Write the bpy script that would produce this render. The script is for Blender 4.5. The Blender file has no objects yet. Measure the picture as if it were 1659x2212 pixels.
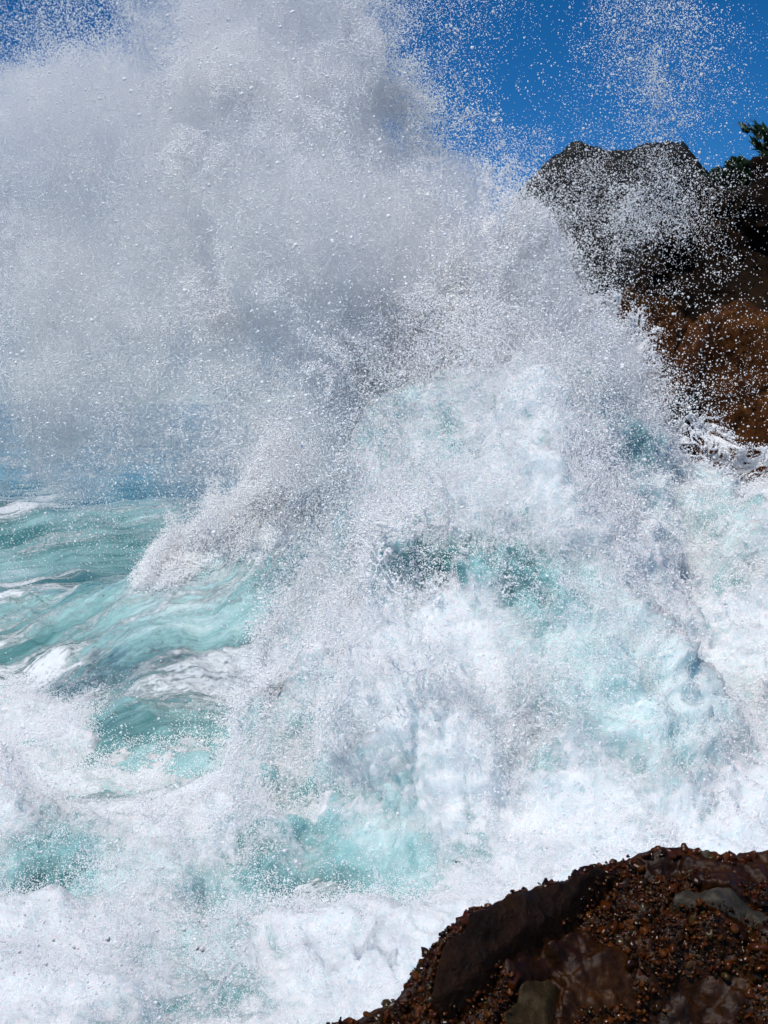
import bpy, math, random
import numpy as np
from mathutils import Vector

scene = bpy.context.scene
R = math.radians
# ------------------------------------------------------------------ camera
CAM_Z, PITCH, VFOV = 4.5, R(4.2), R(38.0)
TV = math.tan(VFOV / 2); TH = TV * 0.75
cam_d = bpy.data.cameras.new('camera')
cam_d.sensor_fit = 'VERTICAL'; cam_d.angle = VFOV
cam_d.clip_start = 0.05; cam_d.clip_end = 20000
cam = bpy.data.objects.new('camera', cam_d)
scene.collection.objects.link(cam)
cam.location = (0, 0, CAM_Z); cam.rotation_euler = (math.pi / 2 - PITCH, 0, 0)
scene.camera = cam
# ------------------------------------------------------------------ sky and sun
SUN_EL, SUN_AZ = R(55), R(-150)          # azimuth to the right of the view direction (+Y)
w = bpy.data.worlds.new('World'); scene.world = w; w.use_nodes = True
nt = w.node_tree; nt.nodes.clear()
sky = nt.nodes.new('ShaderNodeTexSky'); sky.sky_type = 'NISHITA'; sky.sun_disc = False
sky.sun_elevation = SUN_EL; sky.sun_rotation = SUN_AZ
sky.air_density = 0.5; sky.dust_density = 0.0; sky.ozone_density = 5.0; sky.altitude = 0
bg = nt.nodes.new('ShaderNodeBackground'); bg.inputs['Strength'].default_value = 0.12
wo = nt.nodes.new('ShaderNodeOutputWorld')
hs = nt.nodes.new('ShaderNodeHueSaturation'); hs.inputs['Saturation'].default_value = 1.3
nt.links.new(sky.outputs[0], hs.inputs['Color']); nt.links.new(hs.outputs[0], bg.inputs[0]); nt.links.new(bg.outputs[0], wo.inputs[0])
sd = bpy.data.lights.new('sun', 'SUN'); sd.energy = 4.4; sd.angle = R(0.53); sd.color = (1.0, 0.96, 0.9)
sun = bpy.data.objects.new('sun', sd); scene.collection.objects.link(sun)
to_sun = Vector((math.sin(SUN_AZ) * math.cos(SUN_EL), math.cos(SUN_AZ) * math.cos(SUN_EL), math.sin(SUN_EL)))
sun.rotation_euler = to_sun.to_track_quat('Z', 'Y').to_euler()
vs = scene.view_settings
vs.view_transform = 'Standard'; vs.look = 'None'; vs.gamma = 1.0; vs.exposure = -0.4
vs.use_curve_mapping = False
cy = scene.cycles
cy.max_bounces = 8; cy.diffuse_bounces = 4; cy.glossy_bounces = 3; cy.transparent_max_bounces = 4
cy.volume_bounces = 6; cy.use_denoising = True; cy.denoiser = "OPENIMAGEDENOISE"; cy.denoising_prefilter = "ACCURATE"; cy.sample_clamp_indirect = 4.0; cy.sample_clamp_direct = 12.0
cy.use_adaptive_sampling = True; cy.adaptive_threshold = .055; cy.adaptive_min_samples = 16

rng = np.random.default_rng(7)
random.seed(7)
col = scene.collection

# ------------------------------------------------------------------ helpers
def at(dx, dy, Y):
    """World point on the ray through photo position (dx, dy; picture 1659 x 2212) at forward distance Y."""
    a = (dx / 1659 - .5) * 2 * TH; b = (.5 - dy / 2212) * 2 * TV
    f = math.cos(PITCH) + b * math.sin(PITCH)
    t = Y / f
    return np.array((a * t, Y, CAM_Z + t * (-math.sin(PITCH) + b * math.cos(PITCH))))

def tag(o, label=None, cat=None, group=None, kind=None):
    if label: o['label'] = label
    if cat: o['category'] = cat
    if group: o['group'] = group
    if kind: o['kind'] = kind
    return o

def empty(name, loc=(0, 0, 0)):
    o = bpy.data.objects.new(name, None); col.objects.link(o); o.location = loc
    o.empty_display_size = .2
    return o

def mesh_obj(name, verts, faces, mat, parent=None, smooth=True):
    """faces: (n,3) or (n,4) int array"""
    me = bpy.data.meshes.new(name)
    verts = np.asarray(verts, np.float32); faces = np.asarray(faces, np.int32)
    me.vertices.add(len(verts)); me.vertices.foreach_set('co', verts.ravel())
    k = faces.shape[1]
    me.loops.add(faces.size); me.loops.foreach_set('vertex_index', faces.ravel())
    me.polygons.add(len(faces)); me.polygons.foreach_set('loop_start', np.arange(0, faces.size, k, dtype=np.int32))
    me.polygons.foreach_set('loop_total', np.full(len(faces), k, np.int32))
    me.update(calc_edges=True)
    if smooth: me.polygons.foreach_set('use_smooth', np.ones(len(faces), bool))
    if mat: me.materials.append(mat)
    o = bpy.data.objects.new(name, me); col.objects.link(o)
    if parent: o.parent = parent
    return o

def set_attr(o, name, vals):
    vals = np.asarray(vals, np.float32)
    if vals.ndim == 1:
        a = o.data.attributes.new(name, 'FLOAT', 'POINT'); a.data.foreach_set('value', vals)
    else:
        a = o.data.attributes.new(name, 'FLOAT_VECTOR', 'POINT'); a.data.foreach_set('vector', vals.ravel())

# band-limited tiling noise made in frequency space
def make_tile(n, power, seed, kmin=2):
    g = np.random.default_rng(seed).standard_normal((n, n, n)).astype(np.float32)
    f = np.fft.rfftn(g)
    k = np.fft.fftfreq(n) * n; kz = np.fft.rfftfreq(n) * n
    kk = np.sqrt(k[:, None, None] ** 2 + k[None, :, None] ** 2 + kz[None, None, :] ** 2)
    kk[0, 0, 0] = 1
    amp = kk ** (-power); amp[kk < kmin] = 0
    t = np.fft.irfftn(f * amp, s=(n, n, n)).astype(np.float32)
    return t / t.std()
TN = 128
TILE = make_tile(TN, 2.6, 1)            # fractal
TILE2 = make_tile(TN, 2.2, 5)           # rougher fractal
TILE3 = make_tile(TN, 3.2, 9)           # smooth

def noise(p, size, tile=TILE, off=(0, 0, 0)):
    """p (n,3); size = metres one tile covers; trilinear; about unit variance"""
    q = (np.asarray(p, np.float32) + np.asarray(off, np.float32)) * (TN / size)
    i = np.floor(q); f = q - i; i = i.astype(np.int32)
    x0 = i[:, 0] % TN; y0 = i[:, 1] % TN; z0 = i[:, 2] % TN
    x1 = (x0 + 1) % TN; y1 = (y0 + 1) % TN; z1 = (z0 + 1) % TN
    fx, fy, fz = f[:, 0], f[:, 1], f[:, 2]
    def L(x, y, z): return tile[x, y, z]
    a = L(x0, y0, z0) * (1 - fx) + L(x1, y0, z0) * fx
    b = L(x0, y1, z0) * (1 - fx) + L(x1, y1, z0) * fx
    c = L(x0, y0, z1) * (1 - fx) + L(x1, y0, z1) * fx
    d = L(x0, y1, z1) * (1 - fx) + L(x1, y1, z1) * fx
    return (a * (1 - fy) + b * fy) * (1 - fz) + (c * (1 - fy) + d * fy) * fz

def p3(x, y, z=0.0):
    x = np.asarray(x, np.float32).ravel(); y = np.asarray(y, np.float32).ravel()
    z = np.broadcast_to(np.asarray(z, np.float32), x.shape) if np.ndim(z) == 0 else np.asarray(z, np.float32).ravel()
    return np.stack([x, y, z], 1)

def sstep(a, b, x):
    t = np.clip((x - a) / (b - a), 0, 1); return t * t * (3 - 2 * t)

def field(ctrl, X, Z, sig):
    """smooth interpolation of control values (x, z, value) (normalised gaussian weights)"""
    num = np.zeros_like(X, dtype=np.float32); den = np.zeros_like(X, dtype=np.float32) + 1e-9
    for cx, cz, v in ctrl:
        wgt = np.exp(-((X - cx) ** 2 + (Z - cz) ** 2) / (2 * sig * sig)).astype(np.float32) + 1e-12
        num += wgt * v; den += wgt
    return num / den

# ------------------------------------------------------------------ materials
def new_mat(name):
    m = bpy.data.materials.new(name); m.use_nodes = True
    t = m.node_tree; b = t.nodes['Principled BSDF']
    return m, t, b
def N(t, typ, **kw):
    n = t.nodes.new(typ)
    for k, v in kw.items(): setattr(n, k, v)
    return n
def ramp(t, fac, stops, interp='LINEAR'):
    n = N(t, 'ShaderNodeValToRGB'); n.color_ramp.interpolation = interp
    e = n.color_ramp.elements
    while len(e) < len(stops): e.new(.5)
    for el, (p, c) in zip(e, stops):
        el.position = p; el.color = (*c, 1) if len(c) == 3 else c
    t.links.new(fac, n.inputs[0]); return n.outputs[0]
def mth(t, op, a, b=None, c=None, clamp=False):
    n = N(t, 'ShaderNodeMath', operation=op); n.use_clamp = clamp
    for i, v in enumerate((a, b, c)):
        if v is None: continue
        if hasattr(v, 'is_output'): t.links.new(v, n.inputs[i])
        else: n.inputs[i].default_value = v
    return n.outputs[0]
def attr(t, name, vec=False):
    n = N(t, 'ShaderNodeAttribute'); n.attribute_name = name
    return n.outputs['Vector'] if vec else n.outputs['Fac']
def tnoise(t, vec, scale, detail=4, rough=.55, typ='FBM', dist=0.0):
    n = N(t, 'ShaderNodeTexNoise'); n.noise_type = typ if typ in ('FBM', 'RIDGED_MULTIFRACTAL') else 'FBM'
    n.inputs['Scale'].default_value = scale; n.inputs['Detail'].default_value = detail
    n.inputs['Roughness'].default_value = rough; n.inputs['Distortion'].default_value = dist
    if vec is not None: t.links.new(vec, n.inputs['Vector'])
    return n.outputs[0]
def mixc(t, fac, a, b):
    n = N(t, 'ShaderNodeMix', data_type='RGBA')
    t.links.new(fac, n.inputs[0])
    for i, v in ((6, a), (7, b)):
        if hasattr(v, 'is_output'): t.links.new(v, n.inputs[i])
        else: n.inputs[i].default_value = (*v, 1)
    return n.outputs[2]

def water_material(name, sss=0.0):
    m, t, b = new_mat(name)
    if sss:
        b.inputs['Subsurface Weight'].default_value = .85; b.inputs['Subsurface Scale'].default_value = sss
        b.inputs['Subsurface Radius'].default_value = (.7, 1.0, 1.0)
    flow = attr(t, 'flow', True); foam = attr(t, 'foam'); aer = attr(t, 'aer')
    geo = N(t, 'ShaderNodeNewGeometry').outputs['Position']
    n1 = tnoise(t, flow, 1.3, 9, .68, dist=.15)          # broad web, stretched along the flow
    n2 = tnoise(t, geo, 9.0, 5, .6, dist=.4)
    d1 = mth(t, 'ABSOLUTE', mth(t, 'SUBTRACT', n1, .5))
    web = mth(t, 'SUBTRACT', 1.0, mth(t, 'MULTIPLY', d1, 9.0), clamp=True)      # thin lines
    v = mth(t, 'ADD', foam, mth(t, 'MULTIPLY', web, .36))
    v = mth(t, 'ADD', v, mth(t, 'MULTIPLY', mth(t, 'SUBTRACT', n2, .5), .8))
    v = mth(t, 'ADD', v, mth(t, 'MULTIPLY', mth(t, 'SUBTRACT', n1, .5), .9))
    mr = N(t, 'ShaderNodeMapRange', interpolation_type='SMOOTHSTEP')
    mr.inputs['From Min'].default_value = .36; mr.inputs['From Max'].default_value = .80
    t.links.new(v, mr.inputs['Value']); mask = mr.outputs[0]
    av = mth(t, 'ADD', aer, mth(t, 'MULTIPLY', mth(t, 'SUBTRACT', n1, .5), 1.0), clamp=True)
    wc = ramp(t, av, [(0.0, (.018, .10, .11)), (.35, (.085, .235, .245)), (.7, (.33, .56, .57)), (1.0, (.72, .86, .87))])
    c = mixc(t, mask, wc, (.78, .83, .855))
    t.links.new(c, b.inputs['Base Color'])
    r = mth(t, 'ADD', .12, mth(t, 'MULTIPLY', mask, .5)); t.links.new(r, b.inputs['Roughness'])
    b.inputs['IOR'].default_value = 1.33
    bump = N(t, 'ShaderNodeBump'); bump.inputs['Strength'].default_value = .9; bump.inputs['Distance'].default_value = .06
    n3 = tnoise(t, flow, 6.0, 4, .6)
    h = mth(t, 'ADD', mth(t, 'MULTIPLY', mask, .6), mth(t, 'ADD', mth(t, 'MULTIPLY', n2, .6), mth(t, 'MULTIPLY', n3, .5)))
    t.links.new(h, bump.inputs['Height']); t.links.new(bump.outputs[0], b.inputs['Normal'])
    return m

def drop_material(name, c=(.92, .93, .95), rough=.3, spec=.3):
    m, t, b = new_mat(name)
    b.inputs['Base Color'].default_value = (*c, 1); b.inputs['Roughness'].default_value = rough
    b.inputs['Specular IOR Level'].default_value = spec
    return m
M_WATER = water_material('sea_water')
M_SURGE = water_material('aerated_water', .30)
M_DROP = drop_material('spray')
M_MIST = drop_material('fine_spray', (.97, .97, .98), .6, .05)

# points node group
def points_group(mat):
    ng = bpy.data.node_groups.new('spray_points', 'GeometryNodeTree')
    ng.interface.new_socket('Geometry', in_out='INPUT', socket_type='NodeSocketGeometry')
    ng.interface.new_socket('Geometry', in_out='OUTPUT', socket_type='NodeSocketGeometry')
    i = ng.nodes.new('NodeGroupInput'); o = ng.nodes.new('NodeGroupOutput')
    mp = ng.nodes.new('GeometryNodeMeshToPoints'); sm = ng.nodes.new('GeometryNodeSetMaterial')
    na = ng.nodes.new('GeometryNodeInputNamedAttribute'); na.data_type = 'FLOAT'; na.inputs['Name'].default_value = 'drop_radius'
    sm.inputs['Material'].default_value = mat
    L = ng.links.new
    L(i.outputs[0], mp.inputs['Mesh']); L(na.outputs['Attribute'], mp.inputs['Radius'])
    L(mp.outputs[0], sm.inputs['Geometry']); L(sm.outputs[0], o.inputs[0])
    return ng
PG = {}
def points_obj(name, P, rad, mat, label, cat):
    me = bpy.data.meshes.new(name)
    me.vertices.add(len(P)); me.vertices.foreach_set('co', np.asarray(P, np.float32).ravel())
    a = me.attributes.new('drop_radius', 'FLOAT', 'POINT'); a.data.foreach_set('value', np.asarray(rad, np.float32))
    me.materials.append(mat)
    o = bpy.data.objects.new(name, me); col.objects.link(o)
    if mat.name not in PG: PG[mat.name] = points_group(mat)
    md = o.modifiers.new('points', 'NODES'); md.node_group = PG[mat.name]
    tag(o, label, cat, kind='stuff')
    print(name, len(P))
    return o

# ------------------------------------------------------------------ sea
def wave_crest(x):
    return np.interp(x, [-14, -8, -5.6, -4.2, -3.0, -1.8, -0.6, .6, 2, 5], [.5, .8, 1.1, 1.75, 2.5, 3.2, 3.9, 4.1, 3.8, 3.0])
def sea_height(x, y):
    """returns z, wavemask"""
    A = wave_crest(x + .35 * noise(p3(x * 1.0, y * .3), 10))
    yc = 27.0 - .12 * (x + 3); y0 = 20.5 - .2 * x
    t = (y - y0) / (yc - y0)
    face = np.where(t < 1, np.clip(t, 0, 1) ** 1.7, np.exp(-((y - yc) / 1.6) ** 2))
    z = A * face
    wm = np.clip(np.where(t < 1, sstep(.12, .4, t), 1 - sstep(yc + .5, yc + 3.5, y)), 0, 1)
    # second breaker farther out, and swell
    z += 1.6 * np.exp(-((y - 46 - .2 * x) / 3.2) ** 2) * sstep(-40, -12, x) * np.where(y > 46, .9, 1)
    z += .9 * np.exp(-((y - 75) / 7) ** 2)
    far = np.clip(y / 25, 1, 8)
    z += .16 * noise(p3(x, y * .7), 11, TILE3) * np.clip(1 - t * .6, .4, 1) + .05 * noise(p3(x, y), 3.1) / far
    z -= .55 * (1 - sstep(11.2, 13.8, y))
    return z.astype(np.float32), wm

def frustum_grid(nu, nv, u0, u1, ylist):
    u = np.linspace(u0, u1, nu, dtype=np.float32)
    y = np.asarray(ylist, np.float32)
    X = (u[None, :] - .5) * 2 * TH * np.maximum(y, 0.1)[:, None] * 1.02
    Y = np.repeat(y[:, None], nu, 1)
    return X.ravel(), Y.ravel()
def grid_faces(nu, nv):
    i = np.arange(nu - 1, dtype=np.int32)[None, :] + (np.arange(nv - 1, dtype=np.int32) * nu)[:, None]
    i = i.ravel()
    return np.stack([i, i + 1, i + 1 + nu, i + nu], 1)

def to_screen(x, y, z):
    """photo position (1659 x 2212 picture) of world points: used to check the layout"""
    cy_, sy_ = math.cos(PITCH), math.sin(PITCH)
    f = y * cy_ - (z - CAM_Z) * sy_; up = y * sy_ + (z - CAM_Z) * cy_
    return (x / f / (2 * TH) + .5) * 1659, (.5 - up / f / (2 * TV)) * 2212

def foam_web(x, y, stretch, ang, size, off):
    ca, sa = math.cos(ang), math.sin(ang)
    a = (x * ca + y * sa) / stretch; b = -x * sa + y * ca
    return noise(p3(a, b, off), size)

ys = np.concatenate([np.linspace(9.0, 20, 210), np.linspace(20.03, 28.5, 300), np.linspace(28.6, 50, 90),
                     np.geomspace(51, 6000, 70)])
nu = 540
X, Y = frustum_grid(nu, len(ys), -.25, 1.25, ys)
Z, WM = sea_height(X, Y)
# flow coordinates: foam lines sweep up the face of the wave towards its crest
ca, sa = math.cos(R(30)), math.sin(R(30))
along = X * ca + Y * sa; across = -X * sa + Y * ca + .35 * Z
wx = .3 * noise(p3(X, Y), 9, TILE3, (3, 0, 0)); wy = .3 * noise(p3(X, Y), 9, TILE3, (0, 5, 0))
flow = np.stack([(along + wx) * .30, (across + wy) * 1.9, Z * .6], 1)
foam = .24 + .22 * noise(p3((along + wx) / 3.0, across + wy), 8) - .10 * sstep(28, 34, Y)
def blob(cx, cyy, rx, ry): return np.exp(-((X - cx) / rx) ** 2 - ((Y - cyy) / ry) ** 2)
SX, SY = to_screen(X, Y, Z)
foam += .10 * blob(-5.5, 23.2, 3.2, 1.3) + .25 * sstep(.55, 1.0, WM) * sstep(-3.4, -1.6, X) * .8
foam -= .40 * blob(-3.6, 18.9, 5.0, 1.5) 
foam -= .12 * blob(-2.0, 24.5, 1.5, 1.5) + .26 * blob(-5.2, 20.3, 3.2, 2.0)
foam += .25 * (Z > 1.0) * sstep(40, 46, Y) * (Y < 49)
CRF = sstep(.52, .85, Z / np.maximum(wave_crest(X), .3)) * (Y > 23) * (Y < 30) * sstep(-5.0, -3.6, X)
foam += .8 * CRF
aer = .58 + .12 * noise(p3(X, Y), 13) + .35 * sstep(.8, 2.6, Z) * (Y < 30) - .15 * blob(-3.5, 19.6, 4, 1.2) - .02 * sstep(30, 40, Y)
F = grid_faces(nu, len(ys))
isw = (WM[F].mean(1) > .5)
def sub_mesh(name, faces, mat=None):
    used = np.unique(faces); remap = np.full(len(X), -1, np.int32); remap[used] = np.arange(len(used))
    o = mesh_obj(name, np.stack([X, Y, Z], 1)[used], remap[faces], mat or M_WATER)
    set_attr(o, 'flow', flow[used]); set_attr(o, 'foam', foam[used]); set_attr(o, 'aer', aer[used])
    return o
sea = sub_mesh('sea', F[~isw]); tag(sea, 'teal sea streaked with lines of white foam', 'sea', kind='structure')
wave = sub_mesh('breaking_wave', F[isw])
tag(wave, 'turquoise wave rearing up to a white crest left of the splash', 'wave')

WAVE_P = np.stack([X, Y, Z], 1)[CRF > .25]; WAVE_W = CRF[CRF > .25]
# ------------------------------------------------------------------ white water: the surge thrown up against the rocks
ysg = np.concatenate([np.linspace(8.5, 15, 300), np.linspace(15.02, 19.6, 330), np.linspace(19.7, 24, 60)])
nus = 620
X, Y = frustum_grid(nus, len(ysg), -.2, 1.2, ysg)
def surge_height(x, y):
    n1 = noise(p3(x, y), 7.0, TILE3); n2 = noise(p3(x, y, 2), 3.5)
    xb = np.interp(y, [9, 12, 14, 17, 20, 24], [-1.2, -1.0, -1.3, -1.4, -1.3, -.8]) + .35 * n2
    inside = sstep(-1.0, 1.9, x - xb)
    prof = np.interp(y, [9, 11.5, 12.6, 13.6, 15, 17, 18.6, 20, 24], [-.3, 0.0, .25, .75, 1.6, 2.8, 3.7, 3.9, 3.0])
    prof = prof * np.interp(x, [-2, 0, 1.5, 2.5, 3.0, 3.5, 4.0, 4.4, 6], [1.02, 1.2, 1.3, 1.32, 1.20, .95, .86, .86, .95]) + .28 * n1 * sstep(12, 16, y)
    z = inside * (prof + .5) - .5
    # low bore on the left, foam tongue in front
    b_top = 15.3 + .35 * n1 + .25 * n2
    bore = (.70 + .15 * n1) * sstep(11.2, 14.6, y) * (1 - sstep(b_top - .3, b_top + .35, y)) * (1 - sstep(-.6, .8, x - xb))
    z = np.maximum(z, bore - .45 + .45 * (bore > 0.02) * sstep(0, .3, bore))
    ridge_y = 12.0 + (x + 2.4) * 1.15
    rid = .6 * np.exp(-((y - ridge_y - .2 * n1) / .55) ** 2) * sstep(-3.3, -1.8, x) * (1 - sstep(.2, 1.4, x))
    z = np.maximum(z, rid + .12 * n2 - .1)
    # foreground foam sheet
    z = np.maximum(z, .30 + .10 * n1 - .45 * sstep(12.0, 13.0, y) * (1 - sstep(-1.2, .9, x)))
    # teal pools
    pool = np.exp(-((x + .45) / .95) ** 2 - ((y - 13.0 - .1 * x) / .5) ** 2) + .8 * np.exp(-((x + 3.1) / .4) ** 2 - ((y - 13.0) / .55) ** 2)
    z = z * (1 - .8 * np.clip(pool, 0, 1)) - .1 * pool
    return z.astype(np.float32), pool
Z, POOL = surge_height(X, Y)
SZ, _ = sea_height(X, Y)
ZB = Z.copy()
Zg = Z.reshape(len(ysg), nus).copy()
for _ in range(70):
    Zg[1:-1] = .25 * Zg[:-2] + .5 * Zg[1:-1] + .25 * Zg[2:]; Zg[:, 1:-1] = .25 * Zg[:, :-2] + .5 * Zg[:, 1:-1] + .25 * Zg[:, 2:]
Z = Zg.ravel().copy()
Xg = X.reshape(Zg.shape); Yg = Y.reshape(Zg.shape)
dzx = np.gradient(Zg, axis=1) / np.gradient(Xg, axis=1); dzy = np.gradient(Zg, axis=0) / np.gradient(Yg, axis=0)
dzx = np.clip(dzx, -2.5, 2.5); dzy = np.clip(dzy, -2.5, 2.5)
nl = np.sqrt(1 + dzx ** 2 + dzy ** 2); NB = np.stack([(-dzx / nl).ravel(), (-dzy / nl).ravel(), (1 / nl).ravel()], 1).astype(np.float32)
white = np.clip(sstep(.1, 1.0, Z), 0, 1)
Pb = np.stack([X, Y, Z], 1)
bil = 1 - np.abs(noise(Pb, 6.5, TILE3, (9, 2, 4))); bil2 = 1 - np.abs(noise(Pb, 2.4, TILE3, (1, 2, 4)))
dn = (.04 + .06 * white) * (bil - .3) + (.02 + .03 * white) * (bil2 - .3) + (.03 + .05 * white) * noise(Pb, 2.6, TILE, (4, 4, 4)) + (.012 + .016 * white) * noise(Pb, .7, TILE2, (4, 4, 4))
dn *= np.clip(1.5 / nl.ravel(), .4, 1)
Pb = Pb + NB * dn[:, None] + .05 * white[:, None] * np.stack([noise(Pb, 3, TILE3, (1, 0, 0)), noise(Pb, 3, TILE3, (0, 4, 0)), 0 * X], 1)
X, Y, Z = Pb[:, 0], Pb[:, 1], Pb[:, 2]
keep = Z > SZ - .7
wx = .6 * noise(p3(X, Y), 6, TILE3, (3, 0, 0)); wy = .6 * noise(p3(X, Y), 6, TILE3, (0, 5, 0))
flow = np.stack([X * .8 + wx, Y * 1.1 + wy, Z * .9], 1)
nA = noise(p3(X, Y, Z), 9, TILE, (2, 7, 1))
foam = .46 + .24 * nA - .85 * POOL - .08 * (Z < .5) + .10 * (Z > 1.2) + .24 * sstep(12.4, 11.6, Y)
SXs, SYs = to_screen(X, Y, Z)
hole = np.exp(-((SXs - 900) / 170) ** 2 - ((SYs - 1200) / 75) ** 2) + .6 * np.exp(-((SXs - 1150) / 160) ** 2 - ((SYs - 1230) / 60) ** 2)
foam -= .6 * hole
aer = .98 + .14 * noise(p3(X, Y, Z), 6, TILE, (5, 5, 5)) - .65 * POOL - .45 * hole
F = grid_faces(nus, len(ysg)); F = F[keep[F].all(1)]
surge = sub_mesh('white_water', F, M_SURGE)
tag(surge, 'mass of churning white foam surging up against the rocks', 'foam', kind='stuff')
SURGE = np.stack([X, Y, Z], 1)[keep]; SURGE_N = NB[keep]; SURGE_S = np.stack([SXs, SYs], 1)[keep]
SURGE_W = (np.abs(np.gradient(Xg, axis=1) * np.gradient(Yg, axis=0)) * nl).ravel()[keep] * (1 - np.clip(POOL[keep], 0, 1) * .8) * (.25 + .75 * sstep(-.1, .6, ZB[keep]))

# ------------------------------------------------------------------ rocks
def rock_noise(t, vec, scale): return tnoise(t, vec, scale, 8, .65)
def rock_material(name, dark, mid, light, scale=1.0, rough=.55, spec=.3, bump=.05):
    m, t, b = new_mat(name)
    geo = N(t, 'ShaderNodeNewGeometry').outputs['Position']
    n1 = tnoise(t, geo, .8 * scale, 8, .65); n2 = tnoise(t, geo, 7 * scale, 6, .7)
    v = mth(t, 'ADD', mth(t, 'MULTIPLY', n1, .55), mth(t, 'MULTIPLY', n2, .45))
    c = ramp(t, v, [(.36, dark), (.5, mid), (.66, light)])
    t.links.new(c, b.inputs['Base Color']); b.inputs['Roughness'].default_value = rough
    b.inputs['Specular IOR Level'].default_value = spec
    vo = N(t, 'ShaderNodeTexVoronoi'); vo.inputs['Scale'].default_value = 5 * scale; t.links.new(geo, vo.inputs['Vector'])
    bp = N(t, 'ShaderNodeBump'); bp.inputs['Strength'].default_value = .8; bp.inputs['Distance'].default_value = bump / scale
    t.links.new(mth(t, 'ADD', n2, mth(t, 'MULTIPLY', vo.outputs[0], .5)), bp.inputs['Height']); t.links.new(bp.outputs[0], b.inputs['Normal'])
    return m
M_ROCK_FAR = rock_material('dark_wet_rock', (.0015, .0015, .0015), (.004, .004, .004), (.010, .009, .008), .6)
M_ROCK_MID = rock_material('brown_sandstone', (.003, .0012, .0005), (.020, .007, .0016), (.055, .022, .005), 1.2, .7, .1, .09)

M_CLIFF = rock_material('shaded_cliff_rock', (.0015, .0008, .0004), (.008, .0035, .001), (.024, .011, .003), 1.0, .7, .1, .09)  # darker copy of the sandstone: the cliff's shade is put into its colours
M_LEDGE = rock_material('ledge_sandstone', (.007, .0024, .0007), (.07, .023, .005), (.15, .058, .013), 1.6, .7, .1, .12)
import openvdb
def sdf_poly(px, pz, poly):
    """signed distance to polygon, negative inside"""
    d = np.full(px.shape, 1e9, np.float32); s = np.ones(px.shape, np.float32)
    n = len(poly)
    j = n - 1
    for i in range(n):
        ex, ez = poly[j][0] - poly[i][0], poly[j][1] - poly[i][1]
        wx_, wz_ = px - poly[i][0], pz - poly[i][1]
        tt = np.clip((wx_ * ex + wz_ * ez) / (ex * ex + ez * ez), 0, 1)
        d = np.minimum(d, (wx_ - ex * tt) ** 2 + (wz_ - ez * tt) ** 2)
        c1 = pz >= poly[i][1]; c2 = pz < poly[j][1]; c3 = ex * wz_ > ez * wx_
        flip = (c1 & c2 & c3) | (~c1 & ~c2 & ~c3)
        s = np.where(flip, -s, s); j = i
    return s * np.sqrt(d)

def rock_from_outline(name, outline, Yf, depth, lean, mat, vox, amp, parent=None, seed=0, strata=.0, nsize=6.0):
    """a solid rock: outline (photo positions at distance Yf) given depth, a leaning front and a broken surface"""
    poly = [(p[0], p[2]) for p in (at(a, b, Yf) for a, b in outline)]
    pa = np.array(poly); pad = amp * 2 + vox * 3
    x0, x1 = pa[:, 0].min() - pad, pa[:, 0].max() + pad; z0, z1 = pa[:, 1].min() - pad, pa[:, 1].max() + pad
    y0, y1 = Yf - pad - .2, Yf + depth + lean * (z1 - z0) + pad
    nx, ny, nz = int((x1 - x0) / vox) + 1, int((y1 - y0) / vox) + 1, int((z1 - z0) / vox) + 1
    gx = (x0 + vox * np.arange(nx)).astype(np.float32); gy = (y0 + vox * np.arange(ny)).astype(np.float32); gz = (z0 + vox * np.arange(nz)).astype(np.float32)
    P2x, P2z = np.meshgrid(gx, gz, indexing='ij')
    d2 = sdf_poly(P2x, P2z, poly)                       # nx,nz
    front = Yf + lean * (P2z - pa[:, 1].min())          # front face leans back with height
    A, B, C = np.meshgrid(gx, gy, gz, indexing='ij')
    dy = np.maximum(front[:, None, :] - B, B - (front + depth)[:, None, :])
    d = np.maximum(d2[:, None, :], dy)
    Pn = np.stack([A.ravel(), B.ravel(), C.ravel()], 1)
    near = np.abs(d.ravel()) < amp * 3 + vox * 2
    disp = np.zeros(Pn.shape[0], np.float32)
    q = Pn[near]
    dn = amp * (.8 * noise(q, nsize, TILE, (seed, 0, 0)) + .5 * np.abs(noise(q, nsize * .35, TILE, (0, seed, 0))))
    st = (q[:, 2] * .9 + q[:, 0] * .35 + .3 * noise(q, nsize, TILE3)) / .34; st = st - np.floor(st)
    dn += amp * .9 * np.where(st < .12, .6, -.25 + .5 * st)                # bedding: recessed joints between sloping beds
    jt = (q[:, 0] * .9 - q[:, 2] * .3 + .4 * noise(q, nsize, TILE3, (4, 0, 0))) / .8; jt = jt - np.floor(jt)
    dn += amp * .8 * np.where(jt < .07, .7, -.1)
    if strata: dn += strata * np.sign(np.sin(q[:, 2] * 5.5 + q[:, 0] * 1.2 + noise(q, nsize, TILE3))) * .5
    disp[near] = dn
    d = d + disp.reshape(d.shape)
    g = openvdb.FloatGrid(); g.background = 3.0
    g.copyFromArray(d.astype(np.float32))
    pts, quads = g.convertToQuads(0.0)
    pts = np.asarray(pts) * vox + np.array((x0, y0, z0))
    return mesh_obj(name, pts, np.asarray(quads), mat, parent)

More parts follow.
